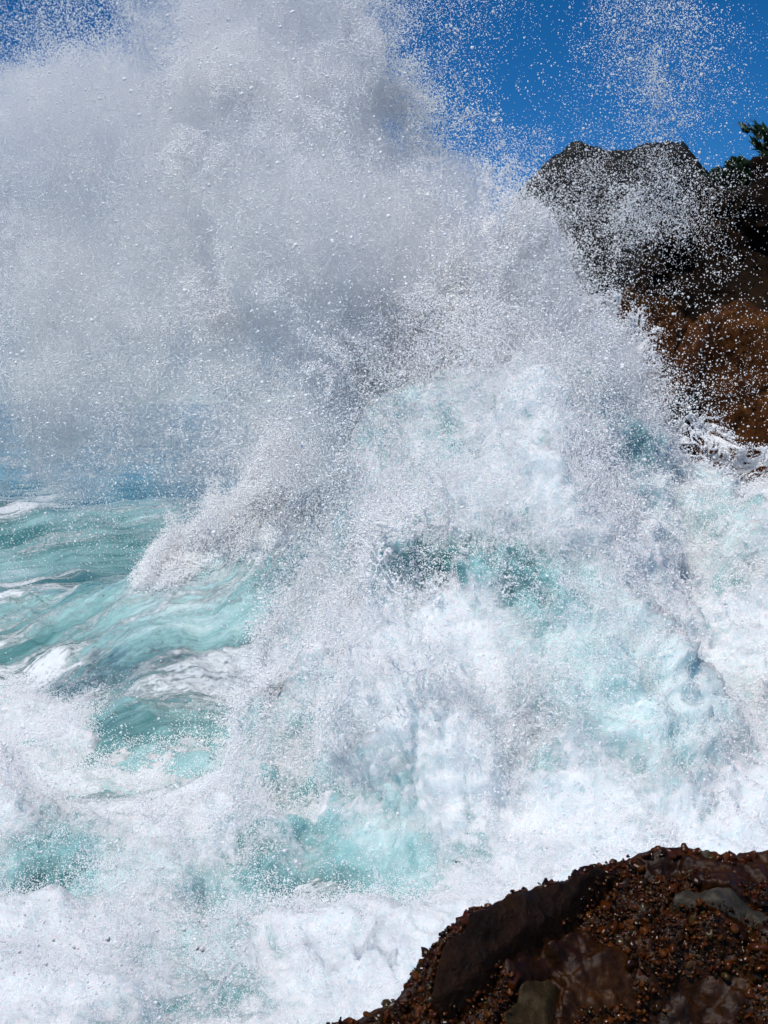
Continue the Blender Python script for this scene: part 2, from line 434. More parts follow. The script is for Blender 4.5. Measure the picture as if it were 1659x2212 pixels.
# far flat-topped rock behind the spray
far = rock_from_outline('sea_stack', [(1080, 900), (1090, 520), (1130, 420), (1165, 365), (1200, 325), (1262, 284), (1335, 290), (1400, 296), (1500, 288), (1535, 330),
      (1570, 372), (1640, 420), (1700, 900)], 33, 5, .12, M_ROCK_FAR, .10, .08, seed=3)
tag(far, 'dark flat topped rock seen through the thin spray', 'rock')
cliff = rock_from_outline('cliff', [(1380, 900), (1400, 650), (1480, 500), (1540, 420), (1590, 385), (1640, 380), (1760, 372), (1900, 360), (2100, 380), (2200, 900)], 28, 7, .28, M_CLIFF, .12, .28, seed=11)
tag(cliff, 'shaded brown cliff below the trees at the right edge', 'cliff')
ledge = empty('rock_ledge', tuple(at(1500, 950, 22)))
tag(ledge, 'brown split rock ledge rising out of the splash, below the cliff', 'rock')
def adopt(o, par):
    o.parent = par; o.matrix_parent_inverse = __import__('mathutils').Matrix.Translation(-Vector(par.location)); return o
b1 = rock_from_outline('block', [(1255, 652), (1340, 628), (1392, 604), (1452, 618), (1530, 640), (1518, 700), (1474, 800), (1432, 920), (1420, 1250), (1250, 1250), (1300, 800)], 21.0, 2.2, .3, M_LEDGE, .055, .06, seed=21, nsize=3)
b2 = rock_from_outline('block', [(1596, 684), (1630, 655), (1680, 640), (1800, 655), (1950, 700), (1950, 1250), (1462, 1250), (1490, 960), (1552, 810)], 22.4, 3.2, .4, M_LEDGE, .06, .08, seed=31, nsize=4)
adopt(b1, ledge); adopt(b2, ledge)

# ------------------------------------------------------------------ foreground rock: wet conglomerate full of pebbles
CREST = [(300, 2600, 3.1), (560, 2330, 3.35), (690, 2214, 3.45), (760, 2192, 3.5), (850, 2152, 3.55), (900, 2092, 3.6), (960, 2024, 3.68), (1040, 1974, 3.75), (1170, 1924, 3.9), (1280, 1884, 4.0),
         (1380, 1838, 4.1), (1470, 1832, 4.15), (1560, 1854, 4.15), (1659, 1846, 4.2), (1900, 1800, 4.4), (2300, 1750, 4.6)]
CR = np.array([at(*c) for c in CREST])
xs = np.linspace(CR[0, 0], CR[-1, 0], 460); ts = np.concatenate([np.linspace(-1.6, -.02, 60), np.linspace(0, 1.5, 300)])
XX, TT = np.meshgrid(xs, ts)
yc_ = np.interp(XX, CR[:, 0], CR[:, 1]); zc_ = np.interp(XX, CR[:, 0], CR[:, 2])
a1, a2 = R(34), R(62)
FX = XX.ravel().astype(np.float32)
FY = np.where(TT > 0, yc_ - TT * math.cos(a1), yc_ - TT * math.cos(a2)).ravel().astype(np.float32)
FZ = np.where(TT > 0, zc_ - TT * math.sin(a1), zc_ + TT * math.sin(a2)).ravel().astype(np.float32)
FP = np.stack([FX, FY, FZ], 1)
FNRM = np.array((-.25, -math.sin(a1), math.cos(a1)), np.float32); FNRM /= np.linalg.norm(FNRM)
SXf, SYf = to_screen(FP[:, 0], FP[:, 1], FP[:, 2])
def spoly(poly): return sdf_poly(SXf.astype(np.float32), SYf.astype(np.float32), poly)
SLABS = [('slab', [(930, 2190), (960, 2080), (1040, 2020), (1110, 1968), (1190, 1934), (1290, 1905), (1330, 1900), (1270, 1950), (1200, 2010), (1110, 2080), (1010, 2160), (960, 2200)], 'brown'),
         ('slab', [(1470, 1965), (1530, 1950), (1590, 1962), (1640, 1990), (1700, 2030), (1690, 2060), (1620, 2030), (1540, 2000)], 'grey'),
         ('slab', [(1085, 2230), (1120, 2140), (1180, 2090), (1205, 2110), (1195, 2180), (1185, 2260)], 'ochre')]
disp = .045 * noise(FP, 1.6, TILE, (2, 0, 0)) + .02 * np.abs(noise(FP, .5, TILE, (0, 3, 0)))
disp *= np.where(TT.ravel() < .05, .45, 1)
# ledges: long steps that run parallel to the crest
lg = np.sin(TT.ravel() * 17 + 2.2 * noise(FP, 3.0, TILE3) + FX * 2.0)
disp += .018 * np.sign(lg) * np.abs(lg) ** .4 * sstep(.05, .2, TT.ravel())
slab_id = np.full(len(FP), -1)
nopeb = np.zeros(len(FP), bool)
for k, (nm, poly, tone) in enumerate(SLABS):
    sd_ = spoly(poly) + 5 * noise(FP, .9, TILE3); sd_[TT.ravel() < .03] = 200
    ins = sstep(4, -14, sd_)
    disp = disp * (1 - .45 * ins) + ins * (.05 if k < 2 else .0) - .035 * np.exp(-((sd_ - 8) / 7) ** 2)
    slab_id[sd_ < 0] = k; nopeb |= sd_ < -4
FP = FP + FNRM * disp[:, None]
M_BODY = rock_material('conglomerate', (.004, .0015, .0005), (.026, .008, .0012), (.065, .024, .004), 7.0, .3, .3)
SLAB_M = {'brown': rock_material('smooth_brown_stone', (.003, .0012, .0004), (.014, .0045, .001), (.03, .012, .003), 5.0, .5, .15, .12),
          'grey': rock_material('smooth_grey_stone', (.018, .014, .008), (.045, .036, .024), (.11, .10, .085), 4.0, .45, .25),
          'ochre': rock_material('ochre_sandstone', (.014, .008, .002), (.032, .020, .006), (.05, .034, .012), 5.0, .5, .2)}
fg = empty('conglomerate_rock', (1.2, 3.9, 2.6))
tag(fg, 'dark wet rock studded with pebbles in the lower right corner', 'rock')
FF = grid_faces(460, len(ts))
fid = slab_id[FF].max(1)
def fg_sub(name, faces, mat):
    used = np.unique(faces); remap = np.full(len(FP), -1, np.int32); remap[used] = np.arange(len(used))
    return adopt(mesh_obj(name, FP[used], remap[faces], mat), fg)
fg_sub('body', FF[fid < 0], M_BODY)
for k, (nm, poly, tone) in enumerate(SLABS):
    o = fg_sub(nm, FF[fid == k], SLAB_M[tone])
    o['label'] = {'brown': 'long smooth brown slab along the edge of the rock', 'grey': 'smooth pale grey slab among the pebbles', 'ochre': 'bare ochre sandstone patch between the pebbles'}[tone]

def pebble_material(name, fac_node):
    m, t, b = new_mat(name)
    fac = attr(t, 'tone') if fac_node == 'attr' else N(t, 'ShaderNodeObjectInfo').outputs['Random']
    c = ramp(t, fac, [(0, (.018, .0045, .0008)), (.18, (.070, .014, .0014)), (.36, (.008, .004, .002)), (.5, (.09, .021, .002)), (.68, (.028, .014, .003)), (.82, (.14, .040, .004)), (.95, (.07, .042, .010)), (.985, (.11, .10, .07))], 'CONSTANT')
    geo = N(t, 'ShaderNodeNewGeometry').outputs['Position']
    n2 = tnoise(t, geo, 90, 4, .6)
    c2 = mixc(t, n2, c, (.012, .004, .001)); t.links.new(c2, b.inputs['Base Color'])
    b.inputs['Roughness'].default_value = .16; b.inputs['Specular IOR Level'].default_value = .3
    bp = N(t, 'ShaderNodeBump'); bp.inputs['Strength'].default_value = .5; bp.inputs['Distance'].default_value = .004
    t.links.new(n2, bp.inputs['Height']); t.links.new(bp.outputs[0], b.inputs['Normal'])
    return m
M_PEB = pebble_material('wet_pebble', 'obj'); M_PEBS = pebble_material('wet_pebbles', 'attr')
import bmesh
def ico(sub):
    bm = bmesh.new(); bmesh.ops.create_icosphere(bm, subdivisions=sub, radius=1)
    v = np.array([x.co[:] for x in bm.verts], np.float32); f = np.array([[q.index for q in x.verts] for x in bm.faces], np.int32); bm.free()
    return v, f
IV, IF = ico(2)
g = np.random.default_rng(5)
peb_shapes = []
for k in range(8):
    v = IV * (1 + .30 * noise(IV + k * 3.1, 4.0, TILE3)[:, None]) * np.array((1, g.uniform(.65, .95), g.uniform(.5, .8)), np.float32)
    peb_shapes.append(v)
def rot_mats(n):
    q = g.normal(size=(n, 4)); q /= np.linalg.norm(q, axis=1)[:, None]
    w_, x_, y_, z_ = q.T
    return np.stack([1 - 2 * (y_*y_ + z_*z_), 2 * (x_*y_ - z_*w_), 2 * (x_*z_ + y_*w_), 2 * (x_*y_ + z_*w_), 1 - 2 * (x_*x_ + z_*z_), 2 * (y_*z_ - x_*w_),
                     2 * (x_*z_ - y_*w_), 2 * (y_*z_ + x_*w_), 1 - 2 * (x_*x_ + y_*y_)], 1).reshape(n, 3, 3), q
# scatter with spacing: big ones first
cand = np.nonzero((~nopeb) & (SXf > 560) & (SXf < 1760) & (SYf < 2300) & (TT.ravel() > -.10) & (noise(FP, 1.1, TILE, (8, 1, 0)) > -.5))[0]
NP = 5600
rads = np.sort(np.concatenate([g.uniform(.015, .026, 50), g.uniform(.0095, .016, 260), 0.0034 * (2.6 ** g.random(NP - 310))]))[::-1]
cell = .03; occ = {}
px, pr = [], []
picks = g.choice(cand, NP * 3)
jit = g.normal(0, .004, (NP * 3, 3))
k = 0
for c_i, jt in zip(picks, jit):
    if k >= NP: break
    p = FP[c_i] + jt; r = rads[k]
    key = tuple((p // cell).astype(int)); ok = True
    for dx_ in (-1, 0, 1):
        for dy_ in (-1, 0, 1):
            for dz_ in (-1, 0, 1):
                for (qp, qr) in occ.get((key[0] + dx_, key[1] + dy_, key[2] + dz_), ()):
                    if (qp[0]-p[0])**2 + (qp[1]-p[1])**2 + (qp[2]-p[2])**2 < (.62 * (qr + r)) ** 2: ok = False; break
                if not ok: break
            if not ok: break
        if not ok: break
    if ok:
        occ.setdefault(key, []).append((p, r)); px.append(p); pr.append(r); k += 1
    elif k < 310 or g.random() < .5: continue
    else: k += 1 if g.random() < .3 else 0
px = np.array(px, np.float32); pr = np.array(pr, np.float32)
ck = np.nonzero((TT.ravel() > -.03) & (TT.ravel() < .035) & (SXf > 640) & (SXf < 1700) & ~nopeb)[0]
cp = FP[g.choice(ck, 90)]; px = np.concatenate([px, cp]).astype(np.float32); pr = np.concatenate([pr, .010 + .013 * g.random(90) ** 1.5]).astype(np.float32)
px -= FNRM * (pr * .2)[:, None]
RM, RQ = rot_mats(len(px))
order = np.argsort(-pr)
peb_me = []
for v in peb_shapes:
    o = mesh_obj('pebble', v, IF, M_PEB); peb_me.append(o.data); bpy.data.objects.remove(o)
from mathutils import Quaternion, Matrix
inv = Matrix.Translation(-Vector(fg.location))
for i in order[:300]:
    o = bpy.data.objects.new('pebble', peb_me[i % 8]); col.objects.link(o)
    o.parent = fg; o.matrix_parent_inverse = inv
    o.location = px[i]; o.rotation_mode = 'QUATERNION'; o.rotation_quaternion = Quaternion(RQ[i]); o.scale = (pr[i],) * 3
rest = order[300:]
IV1, IF1 = IV, IF
V = np.concatenate([(peb_shapes[i % 8] @ RM[i].T) * pr[i] + px[i] for i in rest]); Fc = np.concatenate([IF + j * len(IV) for j in range(len(rest))])
o = mesh_obj('small_pebbles', V, Fc, M_PEBS); set_attr(o, 'tone', np.repeat(g.random(len(rest)), len(IV)))
o['kind'] = 'stuff'; adopt(o, fg)
print('pebbles', len(px))

# ------------------------------------------------------------------ trees on the cliff
M_BARK = rock_material('bark', (.02, .013, .008), (.05, .035, .02), (.08, .06, .04), 6)
def leaf_mat():
    m, t, b = new_mat('conifer_needles')
    r_ = attr(t, 'tone'); c = ramp(t, r_, [(0, (.008, .024, .008)), (.6, (.022, .055, .016)), (1, (.06, .11, .03))])  # light end is sunlight put into the needle colour, more towards the top
    t.links.new(c, b.inputs['Base Color']); b.inputs['Roughness'].default_value = .6
    return m
M_LEAF = leaf_mat()
def conifer(name, base, height, radius, nbr, seed, label):
    g = np.random.default_rng(seed)
    root = empty(name, tuple(base)); tag(root, label, 'tree')
    # trunk and limbs
    V, Fq, n0 = [], [], 0
    def tube(p, q, r0, r1, k=6):
        nonlocal n0
        d = q - p; d = d / np.linalg.norm(d); u = np.cross(d, (0.3, .9, .2)); u /= np.linalg.norm(u); v = np.cross(d, u)
        a = np.arange(k) * 2 * np.pi / k
        for (c, r) in ((p, r0), (q, r1)): V.extend(c + r * (np.cos(x) * u + np.sin(x) * v) for x in a)
        Fq.extend((n0 + i, n0 + (i + 1) % k, n0 + k + (i + 1) % k, n0 + k + i) for i in range(k)); n0 += 2 * k
    tube(np.array((0, 0, -.4)), np.array((.05, 0, height * .5)), radius * .07, radius * .045); tube(np.array((.05, 0, height * .5)), np.array((0, 0, height)), radius * .045, .01)
    LV, LF, LT, m0 = [], [], [], 0
    for b_ in range(nbr):
        h = height * (.04 + .94 * g.random() ** 1.1); az = g.uniform(0, 2 * np.pi)
        L = radius * (1 - h / height) ** .85 * g.uniform(.65, 1.12) + .06
        up = g.uniform(.25, .7)
        d = np.array((math.cos(az), math.sin(az), up)); p0 = np.array((0, 0, h)); tip = p0 + d * L
        tube(p0, tip, .02 * L, .004, 4)
        nn = int(40 + 150 * L / radius)
        for _ in range(nn):
            t_ = g.uniform(.2, 1.04); c = p0 + d * L * t_ + g.normal(0, .05 * L * (1.25 - t_) + .012, 3)
            dr = d * .8 + np.array((0, 0, .35)) + g.normal(0, .45, 3); dr /= np.linalg.norm(dr)
            sd2 = np.cross(dr, g.normal(size=3)); sd2 /= np.linalg.norm(sd2)
            ln = g.uniform(.10, .24) * (radius / 1.7) ** .6; wd = ln * .24
            LV.extend((c - sd2 * wd, c + sd2 * wd, c + dr * ln)); LF.append((m0, m0 + 1, m0 + 2)); m0 += 3
            LT.extend((g.random() * .6 + .4 * h / height,) * 3)
    base_v = Vector(tuple(base))
    tr = mesh_obj('trunk', np.array(V), np.array(Fq), M_BARK, root)
    cr = mesh_obj('crown', np.array(LV), np.array(LF), M_LEAF, root, smooth=False); set_attr(cr, 'tone', np.array(LT))
    return root
conifer('conifer_tree', at(1880, 470, 33), 2.0, 2.6, 520, 3, 'dark green conifer on the cliff, cut off by the right edge')
conifer('shrub', at(1640, 414, 31.0), .55, .60, 80, 8, 'low dark green bush under the conifer at the right edge')
conifer('shrub', at(1560, 404, 31.4), .32, .40, 50, 9, 'lowest tuft of scrub at the left end of the cliff top')
conifer('shrub', at(1592, 416, 31.2), .68, .42, 70, 4, 'small green shrub on the cliff top left of the conifer')

# ------------------------------------------------------------------ spray
DXC = lambda dx, dy, Y=20.0: at(dx, dy, Y)
def ctrl_world(lst, Y=20.0): return [(*(at(a, b, Y)[[0, 2]]), v) for a, b, v in lst]
PLUME = [(-300,-330,.2),(0,-330,0),(300,-330,0),(600,-330,.1),(900,-330,0),(1200,-330,0),(1500,-330,0),(1850,-330,0),(1850,0,0),(1850,300,0),(1850,600,0),(1850,900,0),(1800,1200,0),(900,1450,0),(400,1450,0),(0,1450,0),(-300,1400,0),(1000,-50,.12),(1100,-60,.08),(1200,-60,.08),
 (-200,30,.5),(0,-150,.1),(300,-150,.5),(600,-150,1.0),(850,-150,.3),(1100,-150,.1),(1400,-150,.1),(1700,-100,0),
 (0,30,.7),(150,30,.7),(300,30,1.3),(450,30,2),(600,20,2.3),(750,40,2.0),(840,50,1.2),(910,60,.22),(1000,60,.2),(1200,60,.12),(1320,50,.25),(1380,80,.45),(1440,120,.6),(1500,110,.4),(1560,170,.55),(1590,230,.35),(1635,200,.06),(1650,60,.02),(1590,50,.08),
 (-200,200,1.6),(0,150,1.9),(200,150,2.3),(500,150,3),(750,150,2.8),(850,150,1.6),(915,200,.5),(1000,200,.18),(1200,200,.14),(1330,200,.10),(1420,220,.18),(1500,240,.5),(1480,290,.5),(1600,290,.12),(1650,260,.03),
 (900,270,1.0),(960,290,.4),(1050,290,.2),(1120,310,.3),
 (-200,500,3),(100,350,3),(350,350,3),(600,400,3.2),(800,350,3),(900,380,3),(1000,380,2.2),(1100,410,1.6),(1190,420,1.0),(1300,420,.95),(1400,410,1.0),(1480,400,.6),(1560,450,.22),(1640,450,.05),(1240,350,.55),(1320,330,.5),(1420,330,.5),
 (100,600,3),(350,600,3),(600,600,3),(800,550,3),(1000,510,2.8),(1140,520,1.8),(1250,550,.9),(1350,540,.55),(1450,560,.25),(1550,550,.10),(1640,600,.03),
 (1000,650,3.2),(1140,650,3.0),(1240,640,1.3),(1300,620,.25),(1350,590,.2),(1400,600,.12),(1380,650,.05),(1460,600,.12),(1480,690,.03),(1550,650,.04),(1000,760,3.2),(1150,760,3.2),(1280,760,2.6),(1200,700,3),(1430,700,.03),(1500,760,.03),(1600,720,.02),(1500,880,.10),(1600,870,.10),
 (-200,800,3),(100,800,3),(300,750,3),(480,760,2.0),(590,790,1.2),(700,740,2.6),(850,780,3.0),(760,840,2.6),(900,700,3),(480,860,1.3),(560,880,.6),(540,940,.55),(430,960,.9),(300,900,2.3),(100,880,2.4),(40,960,1.3),(200,1000,1.5),(400,1050,.35),(300,1130,.2),(100,1150,.12),(0,1080,.5),
 (620,960,1.4),(700,900,2.4),(900,880,3),(1100,860,3),(1250,860,2.8),(1340,860,1.6),(1400,950,1.2),
 (500,1100,.9),(600,1150,.5),(450,1250,.03),(200,1300,.01),(0,1300,.01),(800,1150,.3),(1000,1150,.3),(1300,1150,.3),(1500,1100,.2)]
def left_share(dx, dy):
    xb = np.interp(dy, [-300, 200, 600, 1200], [330, 420, 560, 600]); return float(np.clip((xb + 130 - dx) / 260, 0, 1))
def left_reach(dx, dy): return float(np.clip((1000 - dx) / 300, 0, 1))
def mist_material(name, density):
    m = bpy.data.materials.new(name); m.use_nodes = True; t = m.node_tree; t.nodes.clear()
    o = N(t, 'ShaderNodeOutputMaterial'); v = N(t, 'ShaderNodeVolumePrincipled')
    v.inputs['Color'].default_value = (.995, .995, 1, 1); v.inputs['Density'].default_value = density; v.inputs['Anisotropy'].default_value = .35
    t.links.new(v.outputs[0], o.inputs['Volume'])
    return m
M_MISTV = {20.4: mist_material('mist', 1.0), 29.0: mist_material('far_mist', .85)}

class Plume:
    """a body of spray: optical depth laid out over an upright plane at distance Y, given thickness, clumps and strands"""
    def __init__(self, Y, ctrl, seed, name, label):
        self.Y, self.seed = Y, seed; self.k = Y / 20.4
        self.lo = at(-250, 1350, Y); self.hi = at(1850, -250, Y); self.n = (300, 340)
        cw = [(*(at(a_, b_, Y)[[0, 2]]), v) for a_, b_, v in ctrl]
        gx, gz = np.meshgrid(np.linspace(self.lo[0], self.hi[0], 300), np.linspace(self.lo[2], self.hi[2], 340), indexing='ij')
        self.F = field(cw, gx.astype(np.float32), gz.astype(np.float32), .30 * self.k)
        self.obj = self.core(name); tag(self.obj, label, 'spray', kind='stuff')
    def od(self, x, z):
        fx = np.clip((x - self.lo[0]) / (self.hi[0] - self.lo[0]), 0, .9999) * 299; fz = np.clip((z - self.lo[2]) / (self.hi[2] - self.lo[2]), 0, .9999) * 339
        return self.F[fx.astype(int), fz.astype(int)]
    def mid(self, x, z): return self.Y + .2 * (z - 5) + .5 * noise(p3(x, z, 3), 8, TILE3)
    def thick(self, od): return np.where(od < .85, (od - .85) * 2.2, np.clip((od - .85) * .55, 0, 1.15)) * self.k
    def core(self, name):
        vox = .05 * self.k
        gx = np.arange(self.lo[0], self.hi[0], vox, dtype=np.float32); gz = np.arange(self.lo[2], self.hi[2], vox, dtype=np.float32)
        gy = np.arange(self.Y - 2.8 * self.k, self.Y + 4.4 * self.k, vox, dtype=np.float32)
        A2, C2 = np.meshgrid(gx, gz, indexing='ij')
        T = self.thick(self.od(A2.ravel(), C2.ravel())).reshape(A2.shape); YC = self.mid(A2.ravel(), C2.ravel()).reshape(A2.shape)
        d = np.abs(gy[None, :, None] - YC[:, None, :]) - T[:, None, :]
        ii = np.nonzero(np.abs(d) < .9)
        q = np.stack([gx[ii[0]], gy[ii[1]], gz[ii[2]]], 1)
        c = at(1050, 1150, self.Y); rx, rz = q[:, 0] - c[0], q[:, 2] - c[2]
        Q = np.stack([np.arctan2(rz, rx) * 5.5, q[:, 1], np.hypot(rx, rz) * .55], 1)
        d[ii] += 0.14 * noise(q, 8, TILE, (3, 3, self.seed)) + .13 * noise(Q, 5.0, TILE, (1, 7, self.seed)) + .08
        for ax in (0, 1, 2):
            sl = [slice(None)] * 3; sl[ax] = [0, 1, -2, -1]; d[tuple(sl)] = np.maximum(d[tuple(sl)], .3)
        g = openvdb.FloatGrid(); g.background = 3.0; g.copyFromArray(np.ascontiguousarray(d, np.float32))
        pts, quads = g.convertToQuads(0.0)
        pts = np.asarray(pts) * vox + np.array((gx[0], gy[0], gz[0]))
        print(name, len(quads))
        return mesh_obj(name, pts, np.asarray(quads), M_MISTV[self.Y])
    def sample(self, n, cap, spread, g, front=0.0):
        x = g.uniform(self.lo[0], self.hi[0], n).astype(np.float32); z = g.uniform(self.lo[2], self.hi[2], n).astype(np.float32)
        od = self.od(x, z); pre = g.random(n) < np.clip(od, 0, cap) / cap
        x, z, od = x[pre], z[pre], od[pre]; k = len(x)
        T = np.maximum(self.thick(od), 0)
        y = self.mid(x, z) - (T + front) * g.choice([1, 1, 1, -1], k) + g.normal(0, spread * self.k, k)
        return np.stack([x, y, z], 1).astype(np.float32)
    def area(self): return (self.hi[0] - self.lo[0]) * (self.hi[2] - self.lo[2])
    def droplets(self, name, n, seed, rmin, rmax, power, share, cap, mat, spread):
        g = np.random.default_rng(seed); P = self.sample(n, cap, spread, g); k = len(P)
        wv = np.stack([noise(P, 4.0, TILE3, (1, 2, 3)), noise(P, 4.0, TILE3, (7, 3, 9)), noise(P, 4.0, TILE3, (4, 8, 2))], 1)
        Q = P + .22 * wv
        n1 = noise(Q, 9.0, TILE); n2 = noise(Q, 2.6, TILE2, (5, 1, 2))
        rd = 1 - np.abs(noise(Q, 3.4, TILE, (2, 6, 3))) * 2.2
        m = np.exp(.4 * n1 + .45 * n2) * (.45 + 1.0 * np.clip(rd, 0, 1)) * share
        od = self.od(P[:, 0], P[:, 2]); thin = 1 - sstep(.4, 1.1, od)
        m *= np.exp(thin * (.9 * noise(Q, 5.0, TILE, (3, 9, 1)) + .5 * n2 - .35))
        rad = rmin * (rmax / rmin) ** (g.random(k) ** power) * self.k
        prob = m * cap * self.area() / (n * np.mean(np.pi * rad ** 2))
        sel = g.random(k) < prob
        o = points_obj(name, P[sel], rad[sel], mat, None, None); o.parent = self.obj
    def strands(self, name, n, seed, width, rmin, rmax, cap, mat):
        """torn films and threads of water, drawn out away from the point of impact"""
        g = np.random.default_rng(seed); P = self.sample(n, cap, .35, g, .15)
        c = at(1050, 1150, self.Y)
        wv = np.stack([noise(P, 3.0, TILE3, (1, 2, 3)), noise(P, 3.0, TILE3, (7, 3, 9)), noise(P, 3.0, TILE3, (4, 8, 2))], 1)
        rx, rz = P[:, 0] - c[0], P[:, 2] - c[2]; th = np.arctan2(rz, rx); rr = np.hypot(rx, rz)
        Q = np.stack([th * 5.5, P[:, 1], rr * .62], 1) + .16 * wv
        f1 = np.abs(noise(Q, 4.2, TILE, (2, 6, 3 + seed))); f2 = np.abs(noise(Q, 3.0, TILE, (9, 1, seed))); big = noise(P, 7, TILE, (5, 5, seed))
        wd = width * np.exp(.9 * big)
        sel = ((f1 < wd) & (f2 < wd * 3))
        rad = (rmin + (rmax - rmin) * g.random(len(P)) ** 2) * self.k
        o = points_obj(name, P[sel], rad[sel], mat, None, None); o.parent = self.obj
PL = Plume(29.0, [(a_, b_, (max(v, 1.75) if 330 < a_ < 760 and 690 < b_ < 1075 else (max(v, 1.5) if a_ < 340 and 900 < b_ < 1060 else v)) * left_reach(a_, b_)) for a_, b_, v in PLUME], 5, 'distant_spray', 'grey mist and spray hanging behind the wave crest at left')
PR = Plume(20.4, [(a_, b_, v * (1 - .9 * left_share(a_ + 150, b_))) for a_, b_, v in PLUME], 2, 'spray_plume', 'tall white plume of spray thrown up against the rocks')
PL.droplets('fine_spray', 3000000, 41, .0032, .0068, 1.6, .42, 2.6, M_MIST, .5)
PL.droplets('droplets', 500000, 43, .007, .017, 2.6, .08, 2.6, M_DROP, .9)
PL.strands('strands', 2200000, 4, .12, .0042, .009, 2.4, M_MIST)
PR.droplets('fine_spray', 5000000, 45, .0032, .0072, 1.6, .42, 2.6, M_MIST, .5)
PR.droplets('droplets', 700000, 47, .007, .017, 2.6, .09, 2.6, M_DROP, .9)
PR.droplets('large_drops', 260000, 49, .011, .028, 2.5, .02, 2.6, M_DROP, 1.1)
PR.strands('strands', 5500000, 6, .14, .0042, .012, 2.4, M_MIST)

# droplets and strands thrown off the white water
def surge_spray(name, n, seed, rmin, rmax, power, od, off, mat):
    g = np.random.default_rng(seed)
    wt = SURGE_W
    OF = (.45 + .55 * sstep(.5, 1.6, SURGE[:, 2]) + 1.5 * sstep(2.6, 3.6, SURGE[:, 2]) * (1 - sstep(1.6, 2.4, SURGE[:, 0]))) * (1 - .7 * sstep(2.2, 3.0, SURGE[:, 0]))
    cdf = np.cumsum(wt); area = cdf[-1]; cdf /= area
    i = np.searchsorted(cdf, g.random(n)); i = np.minimum(i, len(SURGE) - 1)
    P = SURGE[i] + g.normal(0, .02, (n, 3)) + SURGE_N[i] * (g.exponential(off, n) * OF[i] - .02)[:, None] + np.array((0, 0, 1)) * (g.exponential(off * .6, n) * OF[i])[:, None]
    P = P.astype(np.float32)
    wv = np.stack([noise(P, 3.0, TILE3, (1, 2, 3)), noise(P, 3.0, TILE3, (7, 3, 9)), noise(P, 3.0, TILE3, (4, 8, 2))], 1)
    Q = P + .12 * wv
    n1 = noise(Q, 6.0, TILE, (3, 1, 1)); rd = 1 - np.abs(noise(Q, 2.4, TILE, (2, 6, 3))) * 3.0
    m = np.exp(.6 * n1) * (.25 + 1.6 * np.clip(rd, 0, 1)) * od
    rad = rmin * (rmax / rmin) ** (g.random(n) ** power) * P[:, 1] / 15
    prob = m * area / (n * np.mean(np.pi * rad ** 2))
    print(name, prob.mean(), (prob > 1).mean())
    k = g.random(n) < prob
    o = points_obj(name, P[k], rad[k], mat, None, None); o.parent = surge
    return o
surge_spray('fine_spray', 3000000, 61, .0032, .0068, 1.3, 1.15, .12, M_MIST)
surge_spray('droplets', 400000, 63, .006, .016, 2.4, .14, .2, M_DROP)

def crest_spray():
    g = np.random.default_rng(71); n = 1300000
    cdf = np.cumsum(WAVE_W); cdf /= cdf[-1]
    P = WAVE_P[np.minimum(np.searchsorted(cdf, g.random(n)), len(WAVE_P) - 1)].astype(np.float32)
    k1 = 1 - np.abs(noise(P, 4, TILE3))
    P = P + g.normal(0, .05, (n, 3)) + np.array((0, -.25, .5)) * (g.exponential(.24, n) * np.clip(k1 + .4, .2, 1.4) * (1 + .7 * np.exp(-((P[:, 0] + 2.5) / .9) ** 2)))[:, None]
    P = P.astype(np.float32)
    sel = g.random(n) < np.clip(.6 + .45 * noise(P, 2.5, TILE), .08, 1)
    rad = .006 * (2.2) ** (g.random(n) ** 1.5)
    o = points_obj('crest_spray', P[sel], rad[sel], M_MIST, None, None); o.parent = wave
crest_spray()

